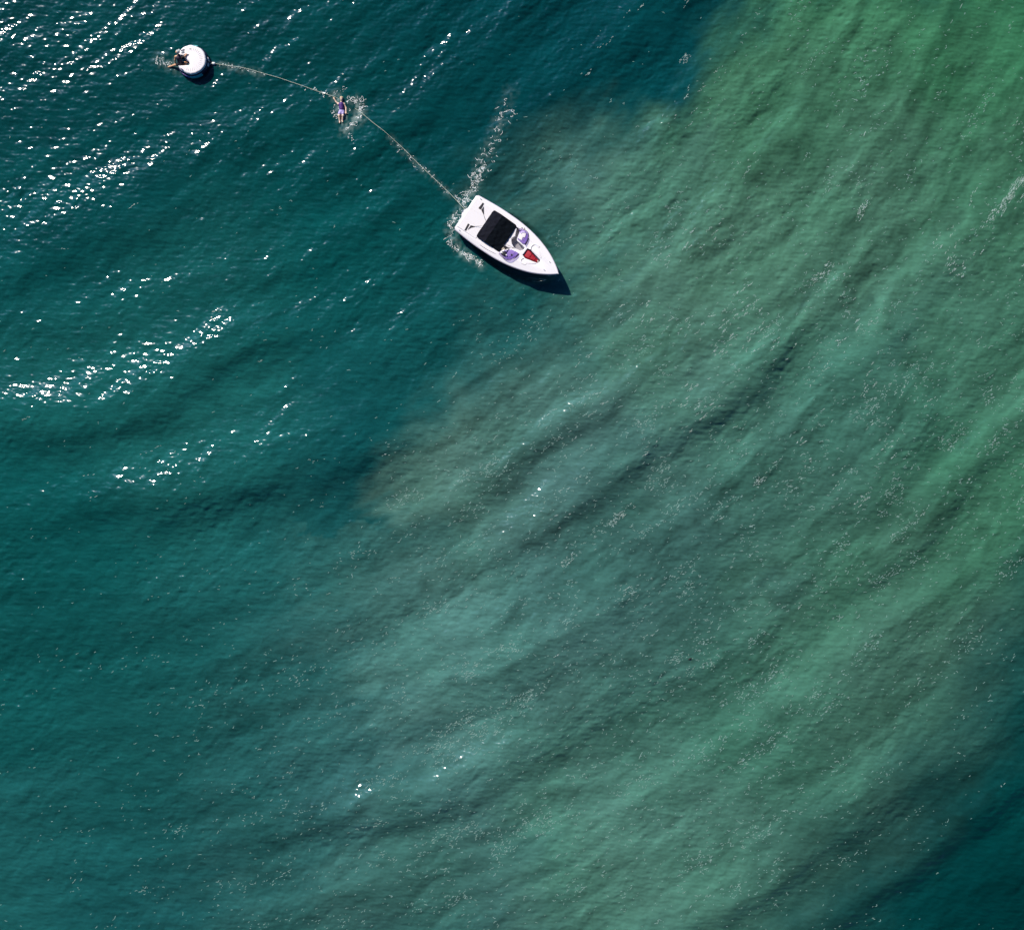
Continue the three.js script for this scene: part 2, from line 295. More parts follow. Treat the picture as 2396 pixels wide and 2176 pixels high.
const boat = new THREE.Group();
boat.name = 'speedboat';
tag(boat, 'white open-bow speedboat with black canvas cover and purple dashboards, towing a line', 'boat');
boat.position.set(BOAT.x, 0.0, BOAT.z);
boat.rotation.y = -BOAT.yaw;
scene.add(boat);
{
  // hull: keel, chine, flared topsides
  const rows = [], n = 36;
  for (let i = 0; i <= n; i++) {
    const x = LEN * Math.pow(i / n, 0.9), t = x / LEN, b = beam(x) - 0.015, top = DECK - 0.045 + sheer(x), yc = 0.02 + 0.42 * t ** 4, yk = -0.34 + 0.85 * t ** 6;
    const half = [[x, top, b], [x * (1 - 0.012 * t), lerp(top, yc, 0.33), b * 0.965], [x * (1 - 0.035 * t), lerp(top, yc, 0.68), b * 0.91], [x * (1 - 0.07 * t), yc, b * 0.84], [x * (1 - 0.085 * t), lerp(yc, yk, 0.5), b * 0.44], [x * (1 - 0.1 * t), yk, 0]];
    rows.push([...half.map(([a, y, z]) => [a, y, z]), ...half.slice(0, -1).reverse().map(([a, y, z]) => [a, y, -z])]);
  }
  const pos = [], idx = [], m = rows[0].length;
  rows.forEach((r) => r.forEach((p) => pos.push(...p)));
  for (let i = 0; i < n; i++) for (let j = 0; j + 1 < m; j++) { const a = i * m + j; idx.push(a, a + 1, a + m, a + 1, a + m + 1, a + m); }
  for (let j = 1; j + 1 < m; j++) idx.push(0, j + 1, j);
  const g = new THREE.BufferGeometry();
  g.setAttribute('position', new THREE.Float32BufferAttribute(pos, 3));
  g.setIndex(idx);
  part('hull', toCreasedNormals(g.toNonIndexed(), 0.5), gel, boat);

  // deck with a helm opening and a bow well
  const outline = [];
  for (let i = 0; i <= 48; i++) { const x = 6.5 * i / 48; outline.push([x, beam(x)]); }
  outline.push([LEN, 0.012], [LEN, -0.012]);
  for (let i = 48; i >= 0; i--) { const x = 6.5 * i / 48; outline.push([x, -beam(x)]); }
  outline.splice(0, 1, [0.0, 1.1], [0.05, 1.17]); outline.splice(outline.length - 1, 1, [0.05, -1.17], [0, -1.1]);
  const cockpit = [[1.45, -0.88], [2.9, -0.93], [3.22, -0.92], [3.3, -0.76], [3.38, -0.4], [3.44, -0.27], [3.8, -0.23], [4.08, -0.18], [4.05, -0.02], [3.94, 0.12], [3.6, 0.22], [3.42, 0.3], [3.22, 0.48], [3.05, 0.66], [2.96, 0.86], [1.45, 0.8]];
  const well = [[4.22, -0.22], [4.38, -0.26], [5.2, -0.1], [5.26, 0.03], [5.17, 0.16], [4.42, 0.32], [4.2, 0.24]];
  part('deck', lift(slab(outline, DECK - 0.07, DECK, 0.028, [cockpit, well])), gel, boat);
  const wall = (o, y0, y1) => {
    const p = [], k = [];
    [...o, o[0]].forEach(([x, z]) => p.push(x, y0, z, x, y1 + sheer(x), z));
    for (let i = 0; i < o.length; i++) k.push(i * 2, i * 2 + 1, i * 2 + 2, i * 2 + 1, i * 2 + 3, i * 2 + 2);
    const w = new THREE.BufferGeometry();
    w.setAttribute('position', new THREE.Float32BufferAttribute(p, 3)); w.setIndex(k);
    const q = w.toNonIndexed(); q.computeVertexNormals();
    return q;
  };
  const grow = (o, d, cx, cz) => o.map(([x, z]) => [x + Math.sign(x - cx) * d, z + Math.sign(z - cz) * d]);
  part('cockpit_liner', wall(grow(cockpit, 0.012, 2.6, 0), 0.36, DECK - 0.06), gel, boat);
  part('bow_well', merge([wall(grow(well, 0.012, 4.7, 0.02), 0.5, DECK - 0.06), slab(grow(well, 0.02, 4.7, 0.02), 0.49, 0.52, 0.005)]), gel, boat);
  part('cockpit_floor', slab(grow(cockpit, 0.05, 2.6, 0), 0.42, 0.5, 0.01), carpet, boat);
  part('seat_base', slab([[2.6, -0.7], [2.98, -0.86], [3.05, -0.86], [3.12, -0.66], [3.21, -0.45], [3.13, -0.2], [3.2, -0.08], [3.32, 0.04], [3.45, 0.11], [3.62, 0.16], [3.92, 0.12], [3.9, 0.13], [3.6, 0.21], [3.4, 0.28], [3.2, 0.34], [2.6, 0.36]], 0.501, 0.84, 0.03), vinylWhite, boat);
  const seat = part('helm_seat', merge([box(0.2, 0.5, 0.26, 2.98, 0.62, 0.56, 0.07), box(0.16, 0.12, 0.18, 3.1, 0.78, 0.6, 0.05)]), cream, boat);
  tag(seat, 'cream helm seat');

  // black canvas: aft panel tilted to the stern, forward panel to the bow
  const cx0 = 1.33, cx1 = 2.97, cz0 = -1.0, cz1 = 0.86, ridge = 1.95;
  const clothPanel = (xa, xb, rows_) => {
    const q = new THREE.BoxGeometry(xb - xa, 0.025, cz1 - cz0, rows_, 1, 30), p = q.attributes.position;
    for (let i = 0; i < p.count; i++) {
      let x = p.getX(i) + (xa + xb) / 2, z = p.getZ(i) + (cz0 + cz1) / 2;
      const r = 0.12, ex = Math.min(x - cx0, cx1 - x), ez = Math.min(z - cz0, cz1 - z);
      if (ex < r && ez < r) { const dx = r - ex, dz = r - ez, mx = Math.max(dx, dz), k = mx / Math.hypot(dx, dz); const sx = x - cx0 < cx1 - x ? 1 : -1, sz = z - cz0 < cz1 - z ? 1 : -1; x = (sx > 0 ? cx0 : cx1) + sx * (r - dx * k); z = (sz > 0 ? cz0 : cz1) + sz * (r - dz * k); }
      const up = x < ridge ? lerp(0.1, 0.24, (x - cx0) / (ridge - cx0)) : lerp(0.24, 0.09, (x - ridge) / (cx1 - ridge));
      const sag = 0.022 * noise(x * 3, z * 3) + 0.014 * Math.sin(x * 9 + 2 * noise(z * 2, x)) - 0.05 * Math.max(0, Math.abs(z - (cz0 + cz1) / 2) / 0.93) ** 4;
      p.setXYZ(i, x, p.getY(i) + DECK + up + sag, z);
    }
    q.computeVertexNormals();
    return q;
  };
  const cover = new THREE.Group();
  cover.name = 'canvas_cover';
  boat.add(cover);
  tag(part('canvas_panel', clothPanel(cx0, ridge, 16), canvasCloth, cover), 'aft panel of the black canvas, coloured lighter as sunlit');
  tag(part('canvas_panel', clothPanel(ridge + 0.002, cx1, 22), std(0.003, 0.005, 0.008, 0.95, { specularIntensity: 0.15 }), cover), 'forward panel of the black canvas, coloured darker as shaded');  // same cloth, the shade of its forward slope put into the colour
  for (const [x, z] of [[1.38, -0.92], [1.38, 0.78], [2.86, -0.92], [2.86, 0.78]]) part('canvas_leg', tube([[x, DECK + 0.2, z], [x + 0.01, DECK + 0.02, z]], 0.016, 8, 2), steel, cover);

  // dashboards behind purple tinted windscreens
  const portDash = [[3.42, -0.37], [3.35, -0.66], [3.32, -0.86], [3.5, -0.98], [3.76, -0.94], [3.87, -0.83], [3.94, -0.57], [3.95, -0.33], [3.79, -0.3]];
  const helmDash = [[3.06, 0.92], [3.1, 0.72], [3.32, 0.48], [3.5, 0.34], [3.95, 0.3], [3.92, 0.56], [3.79, 0.83], [3.58, 0.96], [3.3, 0.98]];
  const d1 = part('dashboard', lift(slab(portDash, DECK + 0.004, DECK + 0.06, 0.02, [], false)), vinylPurple, boat);
  part('sunlit_dash', lift(slab([[3.44, -0.4], [3.38, -0.64], [3.36, -0.84], [3.52, -0.94], [3.7, -0.9], [3.74, -0.66], [3.64, -0.6], [3.68, -0.42]], DECK + 0.06, DECK + 0.085, 0.01)), vinylWhite, d1);  // white slab paints the sunlit part of the port dash
  const d2 = part('dashboard', lift(slab(helmDash, DECK + 0.004, DECK + 0.06, 0.02, [], false)), vinylPurple, boat);
  const panel = part('instrument_panel', lift(slab([[3.08, 0.88], [3.1, 0.74], [3.28, 0.62], [3.38, 0.72], [3.4, 0.86], [3.26, 0.93]], DECK + 0.06, DECK + 0.13, 0.02)), black, d2);
  const dome = new THREE.SphereGeometry(0.055, 16, 10); dome.translate(3.67, DECK + sheer(3.67) + 0.07, 0.6);
  part('compass', dome, black, d2);
  for (const [x, z] of [[3.13, 0.82], [3.42, 0.79]]) { const c = new THREE.CylinderGeometry(0.04, 0.04, 0.02, 16); c.translate(x, DECK + sheer(x) + 0.14, z); part('gauge', c, vinylWhite, d2); }
  const rim = new THREE.TorusGeometry(0.16, 0.02, 8, 28); rim.rotateY(Math.PI / 2); rim.rotateZ(0.75);
  const spokes = [0, 2.1, 4.2].map((a) => { const s = new THREE.CylinderGeometry(0.012, 0.012, 0.16, 6); s.translate(0, 0.08, 0); s.rotateX(a); s.rotateZ(0.75); return s; });
  const wheel = merge([rim, ...spokes]); wheel.translate(3.3, DECK + 0.17, 0.55);
  part('steering_wheel', wheel, black, d2);
  const screens = [[[3.26, -0.8], [3.3, -0.92], [3.48, -1.03], [3.62, -1.03], [3.77, -0.98], [3.9, -0.85], [3.96, -0.7], [3.98, -0.55], [3.99, -0.33]], [[3.0, 0.94], [3.14, 0.99], [3.3, 1.01], [3.45, 1.01], [3.6, 0.99], [3.72, 0.93], [3.83, 0.84], [3.92, 0.68], [3.96, 0.56], [3.99, 0.3]]];
  screens.forEach((line, s) => {
    const top = line.map(([x, z]) => [lerp(x, 3.3, 0.22) - 0.06, lerp(z, s ? 0.6 : -0.6, 0.12)]), p = [], k = [];
    line.forEach(([x, z], i) => p.push(x, DECK + sheer(x) + 0.01, z, top[i][0], DECK + sheer(x) + 0.3, top[i][1]));
    for (let i = 0; i + 1 < line.length; i++) k.push(i * 2, i * 2 + 1, i * 2 + 2, i * 2 + 1, i * 2 + 3, i * 2 + 2);
    const w = new THREE.BufferGeometry();
    w.setAttribute('position', new THREE.Float32BufferAttribute(p, 3)); w.setIndex(k); w.computeVertexNormals();
    const pane = part('windscreen', w, purpleGlass, boat);
    part('frame', tube(line.map(([x, z]) => [x, DECK + sheer(x) + 0.012, z]), 0.02, 8, 40), darkPurple, pane);
    part('top_edge', tube(line.map(([x], i) => [top[i][0], DECK + sheer(x) + 0.3, top[i][1]]), 0.009, 6, 40), darkPurple, pane);
  });

  // bow seat backs, fittings
  const back = (line) => lift(tube(line.map(([x, z]) => [x, DECK + 0.005, z]), 0.05, 10, 24));
  part('seat_back', back([[4.4, -0.27], [4.34, -0.45], [4.4, -0.62], [4.55, -0.7], [4.74, -0.66]]), vinylWhite, boat);
  part('seat_back', back([[4.34, 0.36], [4.27, 0.5], [4.33, 0.64], [4.5, 0.66], [4.66, 0.58]]), vinylWhite, boat);
  part('seat_cushion', lift(slab([[4.46, -0.28], [4.44, -0.48], [4.54, -0.6], [4.86, -0.52], [5.2, -0.22], [5.18, -0.16]], DECK + 0.002, DECK + 0.03, 0.012)), vinylWhite, boat);
  part('seat_cushion', lift(slab([[4.46, 0.38], [4.4, 0.5], [4.48, 0.58], [4.8, 0.5], [5.14, 0.24], [5.12, 0.2]], DECK + 0.002, DECK + 0.03, 0.012)), vinylWhite, boat);
  for (const [x, z, a] of [[3.28, -1.05, 0.3], [3.42, -1.1, 0.35]]) { const q = merge([box(0.07, 0.03, 0.03, 0, 0.035, 0, 0.008), box(0.03, 0.035, 0.05, 0, 0.016, 0, 0.006)]); q.rotateY(-a); q.translate(x, DECK + sheer(x), z); part('cleat', q, black, boat); }
  for (const [x, z] of [[0.35, 1.1], [0.35, -1.1], [5.75, 0.28], [5.75, -0.28]]) { const q = merge([box(0.14, 0.02, 0.02, 0, 0.04, 0, 0.008), box(0.05, 0.03, 0.02, 0, 0.015, 0, 0.006)]); q.translate(x, DECK + sheer(x), z); part('cleat', q, steel, boat); }
  part('grab_rail', merge([tube([[1.8, DECK + sheer(1.8) + 0.01, 1.13], [1.95, DECK + 0.045, 1.14], [2.4, DECK + 0.06, 1.12], [2.85, DECK + 0.07, 1.07], [2.96, DECK + 0.06, 1.05]], 0.012, 8, 30), tube([[2.4, DECK + 0.02, 1.12], [2.4, DECK + 0.06, 1.12]], 0.01, 6, 2)]), steel, boat);
  const rail = [];
  for (let i = 0; i <= 44; i++) { const x = 0.1 + 6.36 * i / 44; rail.push([x, DECK - 0.05 + sheer(x), beam(x) + 0.008]); }
  const rubMat = std(0.5, 0.46, 0.56, 0.4);
  for (const s of [1, -1]) part('rub_rail', tube(rail.map(([x, y, z]) => [x, y, s * z]), 0.02, 6, 88), rubMat, boat);
  const hatch = part('sun_pad', slab([[0.1, -1.02], [1.4, -1.02], [1.4, 0.98], [0.1, 0.98]], DECK + 0.002, DECK + 0.04, 0.018), vinylWhite, boat);
  for (const z of [-0.34, 0.32]) part('seam', box(0.98, 0.006, 0.012, 0.68, DECK + 0.041, z, 0.002), std(0.74, 0.72, 0.74, 0.6), hatch);
  part('swim_platform', merge([slab([[-0.2, -0.1], [0.02, -0.5], [0.02, 0.5], [-0.2, 0.1]], 0.3, 0.36, 0.02), box(0.12, 0.1, 0.16, -0.06, 0.34, 0, 0.02)]), gel, boat);
  const eye = new THREE.TorusGeometry(0.05, 0.012, 8, 20); eye.rotateY(Math.PI / 2); eye.rotateZ(Math.PI / 2); eye.translate(-0.2, 0.4, 0);
  part('tow_eye', eye, steel, boat);
  // canvas straps made fast on the aft deck with triangular gussets
  const top = DECK + 0.042;
  const strap = (bar, tri, line) => {
    const s = part('strap_plate', slab(bar, top, top + 0.02, 0.005), black, boat);
    part('gusset', slab(tri, top, top + 0.02, 0.004), black, s);
    part('strap', tube(line.map(([x, y, z]) => [x, top + y, z]), 0.008, 6, 12), black, s);
  };
  strap([[0.56, -0.99], [0.65, -0.99], [0.69, -0.6], [0.55, -0.57], [0.53, -0.62]], [[0.73, -0.84], [1.0, -0.46], [0.97, -0.44], [0.73, -0.58]], [[0.97, 0.01, -0.46], [1.16, 0.05, -0.3], [1.31, 0.12, -0.2]]);
  strap([[0.53, 0.5], [0.63, 0.49], [0.67, 0.92], [0.57, 0.94]], [[0.72, 0.5], [0.95, 0.42], [0.96, 0.45], [0.82, 0.58], [0.72, 0.8]], [[0.95, 0.01, 0.43], [1.12, 0.05, 0.3], [1.31, 0.12, 0.18]]);
}
// red cushion lying in the bow well
{
  const g = new THREE.Group();
  g.name = 'red_bag';
  tag(g, 'deep red padded bag lying in the bow of the speedboat', 'bag');
  const toWorld = (x, z) => [BOAT.x + x * BOAT.c - z * BOAT.s, BOAT.z + x * BOAT.s + z * BOAT.c];
  const [wx, wz] = toWorld(4.7, 0.03);
  g.position.set(wx, 0.6, wz);
  g.rotation.y = -BOAT.yaw;
  scene.add(g);
  const o = slab([[-0.42, -0.2], [-0.3, -0.23], [0.12, -0.13], [0.44, -0.07], [0.46, 0.07], [0.1, 0.16], [-0.28, 0.24], [-0.43, 0.19]], 0, 0.3, 0.06, [], false, 4);
  const p = o.attributes.position;
  for (let i = 0; i < p.count; i++) if (p.getY(i) > 0.15) p.setY(i, p.getY(i) + 0.03 * noise(p.getX(i) * 6, p.getZ(i) * 6) + 0.05 * p.getX(i));
  o.computeVertexNormals();
  part('bag_body', toCreasedNormals(o, 0.9), redCloth, g);
  for (const line of [[[-0.12, 0.3, -0.17], [-0.1, 0.315, 0], [-0.14, 0.3, 0.18]], [[0.2, 0.31, -0.1], [0.22, 0.325, 0.01], [0.2, 0.31, 0.12]]]) part('fold', tube(line, 0.018, 8, 12), redCloth, g);
  const m = part('toggle', box(0.07, 0.05, 0.1, 0.43, 0.31, 0.01, 0.02), std(0.5, 0.48, 0.4, 0.5), g);  // pale block: highlight at the tip of the bag, put in as colour
  m.castShadow = true;
}

// ---------------------------------------------------------------- towable tube, rider, rope and float
const TUBE = { x: -18.78, z: -23.72 };
const tubeBase = waterHeight(TUBE.x, TUBE.z) - 0.06;
const riderSkin = std(0.66, 0.36, 0.2, 0.5), paleSkin = std(0.78, 0.56, 0.42, 0.5);
{
  const t = new THREE.Group();
  t.name = 'towable_tube';
  tag(t, 'round white inflatable towing tube with navy and cyan sides, notch at its left', 'inflatable');
  t.position.set(TUBE.x, tubeBase, TUBE.z);
  scene.add(t);
  const ring = (R, shrink) => {
    const o = [];
    for (let i = 0; i <= 56; i++) { const a = (197 + 326 * i / 56 - 360) * Math.PI / 180 * 1; const b = -Math.PI + 0.30 + (2 * Math.PI - 0.72) * i / 56; const q = R * (1 + 0.03 * noise(2 * Math.cos(b), 2 * Math.sin(b)) + 0.012 * noise(5 * Math.cos(b), 5 * Math.sin(b) + 3)); o.push([q * Math.cos(b), q * Math.sin(b)]); }
    const k = shrink;
    o.push([-0.42 - k, 0.33 - k], [-0.14 - k, 0.31 - k], [-0.11 - k, 0.2], [-0.15 - k, 0.1], [-0.33 - k, 0.02 + k], [-0.38 - k, -0.12 + k], [-0.43 - k, -0.23 + k]);
    return o;
  };
  const navy = std(0.012, 0.014, 0.04, 0.35), cyan = std(0.08, 0.5, 0.5, 0.35), whitePvc = std(0.78, 0.76, 0.77, 0.4), teal = std(0.0, 0.12, 0.16, 0.35);
  part('inflatable_base', toCreasedNormals(slab(ring(0.93, 0), 0, 0.44, 0.13, [], false, 6), 0.7), navy, t);
  const topG = slab(ring(0.85, 0), 0.38, 0.6, 0.09, [], false, 7), p = topG.attributes.position;
  const topCover = part('top_cover', toCreasedNormals(topG, 0.8), whitePvc, t);
  // stitched seams round the edge of the cover
  const seamMat = std(0.62, 0.58, 0.62, 0.6);
  for (let i = 0; i < 22; i++) { const a = -1.9 + 3.9 * i / 21; const c = Math.cos(a), s = Math.sin(a); part('seam', tube([[0.5 * c, 0.602, 0.5 * s], [0.66 * c, 0.603, 0.66 * s], [0.76 * c, 0.575, 0.76 * s]], 0.006, 5, 6), seamMat, topCover); }
  const arc = (a0, a1, r0, r1, y0, y1) => { const o = []; for (let i = 0; i <= 12; i++) { const a = lerp(a0, a1, i / 12); o.push([r1 * Math.cos(a), r1 * Math.sin(a)]); } for (let i = 12; i >= 0; i--) { const a = lerp(a0, a1, i / 12); o.push([r0 * Math.cos(a), r0 * Math.sin(a)]); } return slab(o, y0, y1, 0.03); };
  part('side_panel', arc(0.92, 1.72, 0.8, 0.955, 0.12, 0.38), cyan, t);
  part('side_panel', arc(-0.24, -0.02, 0.8, 0.95, 0.12, 0.38), whitePvc, t);
  part('side_panel', arc(0.14, 0.34, 0.8, 0.95, 0.12, 0.38), whitePvc, t);
  part('side_panel', arc(1.75, 2.45, 0.8, 0.945, 0.12, 0.36), std(0.3, 0.2, 0.5, 0.4), t);
  part('side_panel', arc(-2.6, -1.2, 0.8, 0.945, 0.12, 0.36), cyan, t);
  part('seat_well', slab([[-0.8, -0.2], [-0.42, -0.2], [-0.3, 0.02], [-0.12, 0.12], [-0.12, 0.3], [-0.8, 0.3]], 0.12, 0.2, 0.02), teal, t);
  const handle = (x0, z0, x1, z1, mat) => part('handle', merge([tube([[x0, 0.56, z0], [lerp(x0, x1, 0.2), 0.63, lerp(z0, z1, 0.2)], [lerp(x0, x1, 0.8), 0.63, lerp(z0, z1, 0.8)], [x1, 0.57, z1]], 0.02, 8, 18)]), mat, t);
  handle(-0.6, -0.5, -0.38, -0.58, darkPurple);
  handle(-0.57, -0.38, -0.39, -0.44, teal);
  handle(-0.42, -0.27, -0.12, -0.27, black);
  handle(-0.3, 0.26, -0.1, 0.24, navy);
  handle(-0.62, 0.52, -0.44, 0.64, darkPurple);
  const valve = new THREE.CylinderGeometry(0.035, 0.04, 0.03, 16); valve.translate(-0.06, 0.605, -0.62);
  part('valve', valve, std(0.25, 0.3, 0.28, 0.5), t);
  const tow = new THREE.TorusGeometry(0.06, 0.018, 8, 18); tow.rotateX(Math.PI / 2); tow.translate(0.95, 0.2, 0.12);
  part('tow_ring', merge([tow, box(0.14, 0.03, 0.08, 0.88, 0.2, 0.11, 0.01)]), std(0.2, 0.2, 0.28, 0.5), t);
}
// five bent fingers and a thumb on a palm; s mirrors it, the hand points along +x before it is turned
function hand(m, s) {
  const b = [[0, 0, -0.022 * s, 0.016, 0.075, 0, -0.028 * s, 0.015], [0, 0, 0, 0.017, 0.08, 0, 0, 0.015], [0, 0, 0.02 * s, 0.016, 0.074, 0, 0.026 * s, 0.014]];
  [[-0.03, 0.03, 0.024], [-0.01, 0.034, 0.028], [0.01, 0.032, 0.026], [0.03, 0.025, 0.02]].forEach(([z, l1, l2]) => {
    b.push([0.078, 0, z * s, 0.009, 0.078 + l1, -0.006, z * 1.15 * s, 0.0085], [0.078 + l1, -0.006, z * 1.15 * s, 0.0085, 0.078 + l1 + l2 * 0.8, -0.022, z * 1.2 * s, 0.0075]);
  });
  b.push([0.015, -0.004, -0.028 * s, 0.012, 0.05, -0.012, -0.056 * s, 0.01], [0.05, -0.012, -0.056 * s, 0.01, 0.075, -0.02, -0.058 * s, 0.0085]);
  const g = body(b, 0.003, 0.006);
  g.applyMatrix4(m);
  return g;
}
const turn = (from, to, roll = 0) => { const d = V(...to).sub(V(...from)).normalize(); const q = new THREE.Quaternion().setFromUnitVectors(V(1, 0, 0), d); return new THREE.Matrix4().compose(V(...to), q.multiply(new THREE.Quaternion().setFromAxisAngle(V(1, 0, 0), roll)), V(1, 1, 1)); };
// a head with brow, nose, chin, ears; the face looks along +z before it is turned, the crown is +y
function head(m) {
  const g = body([[0, 0.03, -0.01, 0.088, 0, 0.05, -0.025, 0.088], [0, -0.02, 0.02, 0.07, 0, -0.075, 0.04, 0.045], [0, -0.005, 0.085, 0.012, 0, -0.035, 0.104, 0.013], [0.082, -0.01, -0.01, 0.016, 0.086, 0.02, -0.014, 0.018], [-0.082, -0.01, -0.01, 0.016, -0.086, 0.02, -0.014, 0.018], [-0.02, -0.062, 0.074, 0.01, 0.02, -0.062, 0.074, 0.01], [-0.05, 0.025, 0.066, 0.014, 0.05, 0.025, 0.066, 0.014]], 0.0045, 0.02);
  g.applyMatrix4(m);
  return g;
}
const eyes = (m, parent) => { for (const x of [-0.032, 0.032]) { const e = new THREE.SphereGeometry(0.012, 10, 8); e.translate(x, 0.008, 0.083); e.applyMatrix4(m); part('eye', e, black, parent); } };
const pose = (p, face, crown) => { const f = V(...face).normalize(), c = V(...crown), r = new THREE.Vector3().crossVectors(c, f).normalize(), u = new THREE.Vector3().crossVectors(f, r); return new THREE.Matrix4().makeBasis(r, u, f).setPosition(...p); };
{
  const r = new THREE.Group();
  r.name = 'person';
  tag(r, 'person in grey cap and dark vest kneeling at the notch of the inflatable tube', 'person');
  r.position.set(TUBE.x - 0.66, tubeBase + 0.2, TUBE.z);
  scene.add(r);
  // pelvis over the notch, chest towards the top of the picture, one leg trailing in the water, one bent in the well
  const pelvis = [-0.02, 0.24, 0.16], chest = [-0.02, 0.5, -0.06], neck = [0, 0.62, -0.2];
  const bones = [[...pelvis, 0.125, ...chest, 0.14], [...chest, 0.13, ...neck, 0.055], [-0.03, 0.56, -0.14, 0.07, -0.2, 0.54, -0.1, 0.062], [0.03, 0.56, -0.14, 0.07, 0.16, 0.54, -0.14, 0.06],
    [-0.2, 0.54, -0.1, 0.058, -0.3, 0.34, 0.02, 0.046], [-0.3, 0.34, 0.02, 0.045, -0.34, 0.12, 0.16, 0.032],
    [0.16, 0.54, -0.14, 0.056, 0.3, 0.46, -0.12, 0.044], [0.3, 0.46, -0.12, 0.044, 0.34, 0.46, -0.2, 0.032],
    [0.05, 0.22, 0.18, 0.095, 0.26, 0.2, 0.22, 0.07], [0.26, 0.2, 0.22, 0.066, 0.2, 0.06, 0.05, 0.045], [0.2, 0.06, 0.05, 0.04, 0.32, 0.03, 0.06, 0.03],
    [-0.08, 0.2, 0.2, 0.09, -0.42, 0.04, 0.2, 0.066], [-0.42, 0.04, 0.2, 0.06, -0.82, -0.14, 0.24, 0.042], [-0.82, -0.14, 0.24, 0.036, -0.94, -0.2, 0.26, 0.026]];
  const skin = [body(bones, 0.012, 0.04), head(pose([0.0, 0.74, -0.29], [0.55, 0.25, -0.5], [0, 1, -0.45])), hand(turn([0.3, 0.46, -0.12], [0.34, 0.46, -0.2]), 1), hand(turn([-0.3, 0.34, 0.02], [-0.34, 0.12, 0.16]), -1)];
  part('body', merge(skin), riderSkin, r);
  part('vest', body([[-0.02, 0.3, 0.1, 0.145, -0.02, 0.5, -0.06, 0.16], [-0.02, 0.5, -0.06, 0.155, 0, 0.56, -0.14, 0.1]], 0.012, 0.04), std(0.02, 0.012, 0.03, 0.7), r);
  const sh = part('shorts', body([[-0.02, 0.23, 0.17, 0.135, -0.02, 0.27, 0.14, 0.14], [0.05, 0.22, 0.18, 0.108, 0.17, 0.21, 0.2, 0.094], [-0.08, 0.2, 0.2, 0.1, -0.24, 0.13, 0.2, 0.088]], 0.012, 0.03), std(0.016, 0.014, 0.018, 0.7), r);
  tag(sh, 'dark shorts');
  part('hem', tube([[-0.25, 0.22, 0.2], [-0.24, 0.15, 0.28], [-0.26, 0.06, 0.2]], 0.012, 6, 12), redCloth, r);
  const capM = pose([0.0, 0.755, -0.3], [0.55, 0.25, -0.5], [0, 1, -0.45]);
  const cap = new THREE.SphereGeometry(0.112, 24, 14, 0, Math.PI * 2, 0, Math.PI * 0.52); cap.scale(1, 0.95, 1.06); cap.translate(0, 0.012, -0.008);
  const peak = slab([[-0.075, 0.09], [-0.06, 0.15], [0, 0.18], [0.06, 0.15], [0.075, 0.09]], 0.012, 0.024, 0.004);
  const capG = merge([cap, peak]); capG.applyMatrix4(capM);
  part('cap', capG, std(0.5, 0.53, 0.53, 0.8), r);
  eyes(pose([0.0, 0.74, -0.29], [0.55, 0.25, -0.5], [0, 1, -0.45]), r);
}
{
  const s = new THREE.Group();
  s.name = 'person';
  tag(s, 'person in purple life vest floating on the back beside the tow rope', 'person');
  s.position.set(-10.07, waterHeight(-10.07, -21.0) - 0.02, -21.0);
  scene.add(s);
  const bones = [[0.02, 0.02, 0.1, 0.12, 0.0, 0.06, -0.22, 0.13], [0, 0.06, -0.22, 0.11, 0.0, 0.1, -0.4, 0.05], [-0.06, 0.07, -0.3, 0.07, -0.17, 0.05, -0.28, 0.056], [0.06, 0.07, -0.3, 0.07, 0.17, 0.05, -0.28, 0.056],
    [-0.17, 0.05, -0.28, 0.05, -0.31, 0.06, -0.4, 0.042], [-0.31, 0.06, -0.4, 0.04, -0.39, 0.1, -0.54, 0.028], [0.17, 0.05, -0.28, 0.05, 0.27, 0.0, -0.06, 0.04], [0.27, 0.0, -0.06, 0.04, 0.27, 0.05, 0.17, 0.029],
    [-0.05, 0.02, 0.12, 0.09, -0.13, 0.1, 0.42, 0.064], [-0.13, 0.1, 0.42, 0.06, -0.1, 0.0, 0.74, 0.04], [-0.1, 0, 0.74, 0.036, -0.1, 0.06, 0.83, 0.026],
    [0.09, 0.02, 0.12, 0.09, 0.1, 0.1, 0.42, 0.064], [0.1, 0.1, 0.42, 0.06, 0.05, -0.01, 0.7, 0.04], [0.05, -0.01, 0.7, 0.036, 0.07, 0.05, 0.78, 0.026]];
  const hm = pose([0.02, 0.13, -0.56], [0.05, 0.95, 0.3], [0, 0.3, -1]);
  part('body', merge([body(bones, 0.012, 0.04), head(hm), hand(turn([-0.31, 0.06, -0.4], [-0.39, 0.1, -0.54]), 1), hand(turn([0.27, 0.0, -0.06], [0.27, 0.05, 0.17]), -1)]), paleSkin, s);
  part('life_vest', body([[0.02, 0.06, 0.0, 0.14, 0, 0.08, -0.24, 0.15], [-0.06, 0.09, -0.26, 0.08, 0.06, 0.09, -0.26, 0.08]], 0.012, 0.04), std(0.07, 0.02, 0.17, 0.6), s);
  part('shorts', body([[0.02, 0.03, 0.1, 0.135, 0.02, 0.03, 0.16, 0.135], [-0.05, 0.03, 0.14, 0.105, -0.1, 0.08, 0.3, 0.088], [0.09, 0.03, 0.14, 0.105, 0.1, 0.08, 0.3, 0.088]], 0.012, 0.03), std(0.42, 0.36, 0.66, 0.6), s);
  const hair = new THREE.SphereGeometry(0.108, 20, 14, 0, Math.PI * 2, 0, Math.PI * 0.5); hair.rotateX(-0.55); hair.scale(1.04, 1.04, 1.1); hair.translate(0, 0.03, -0.02); hair.applyMatrix4(hm);
  part('hair', hair, std(0.6, 0.46, 0.27, 0.8), s);
  eyes(hm, s);
}
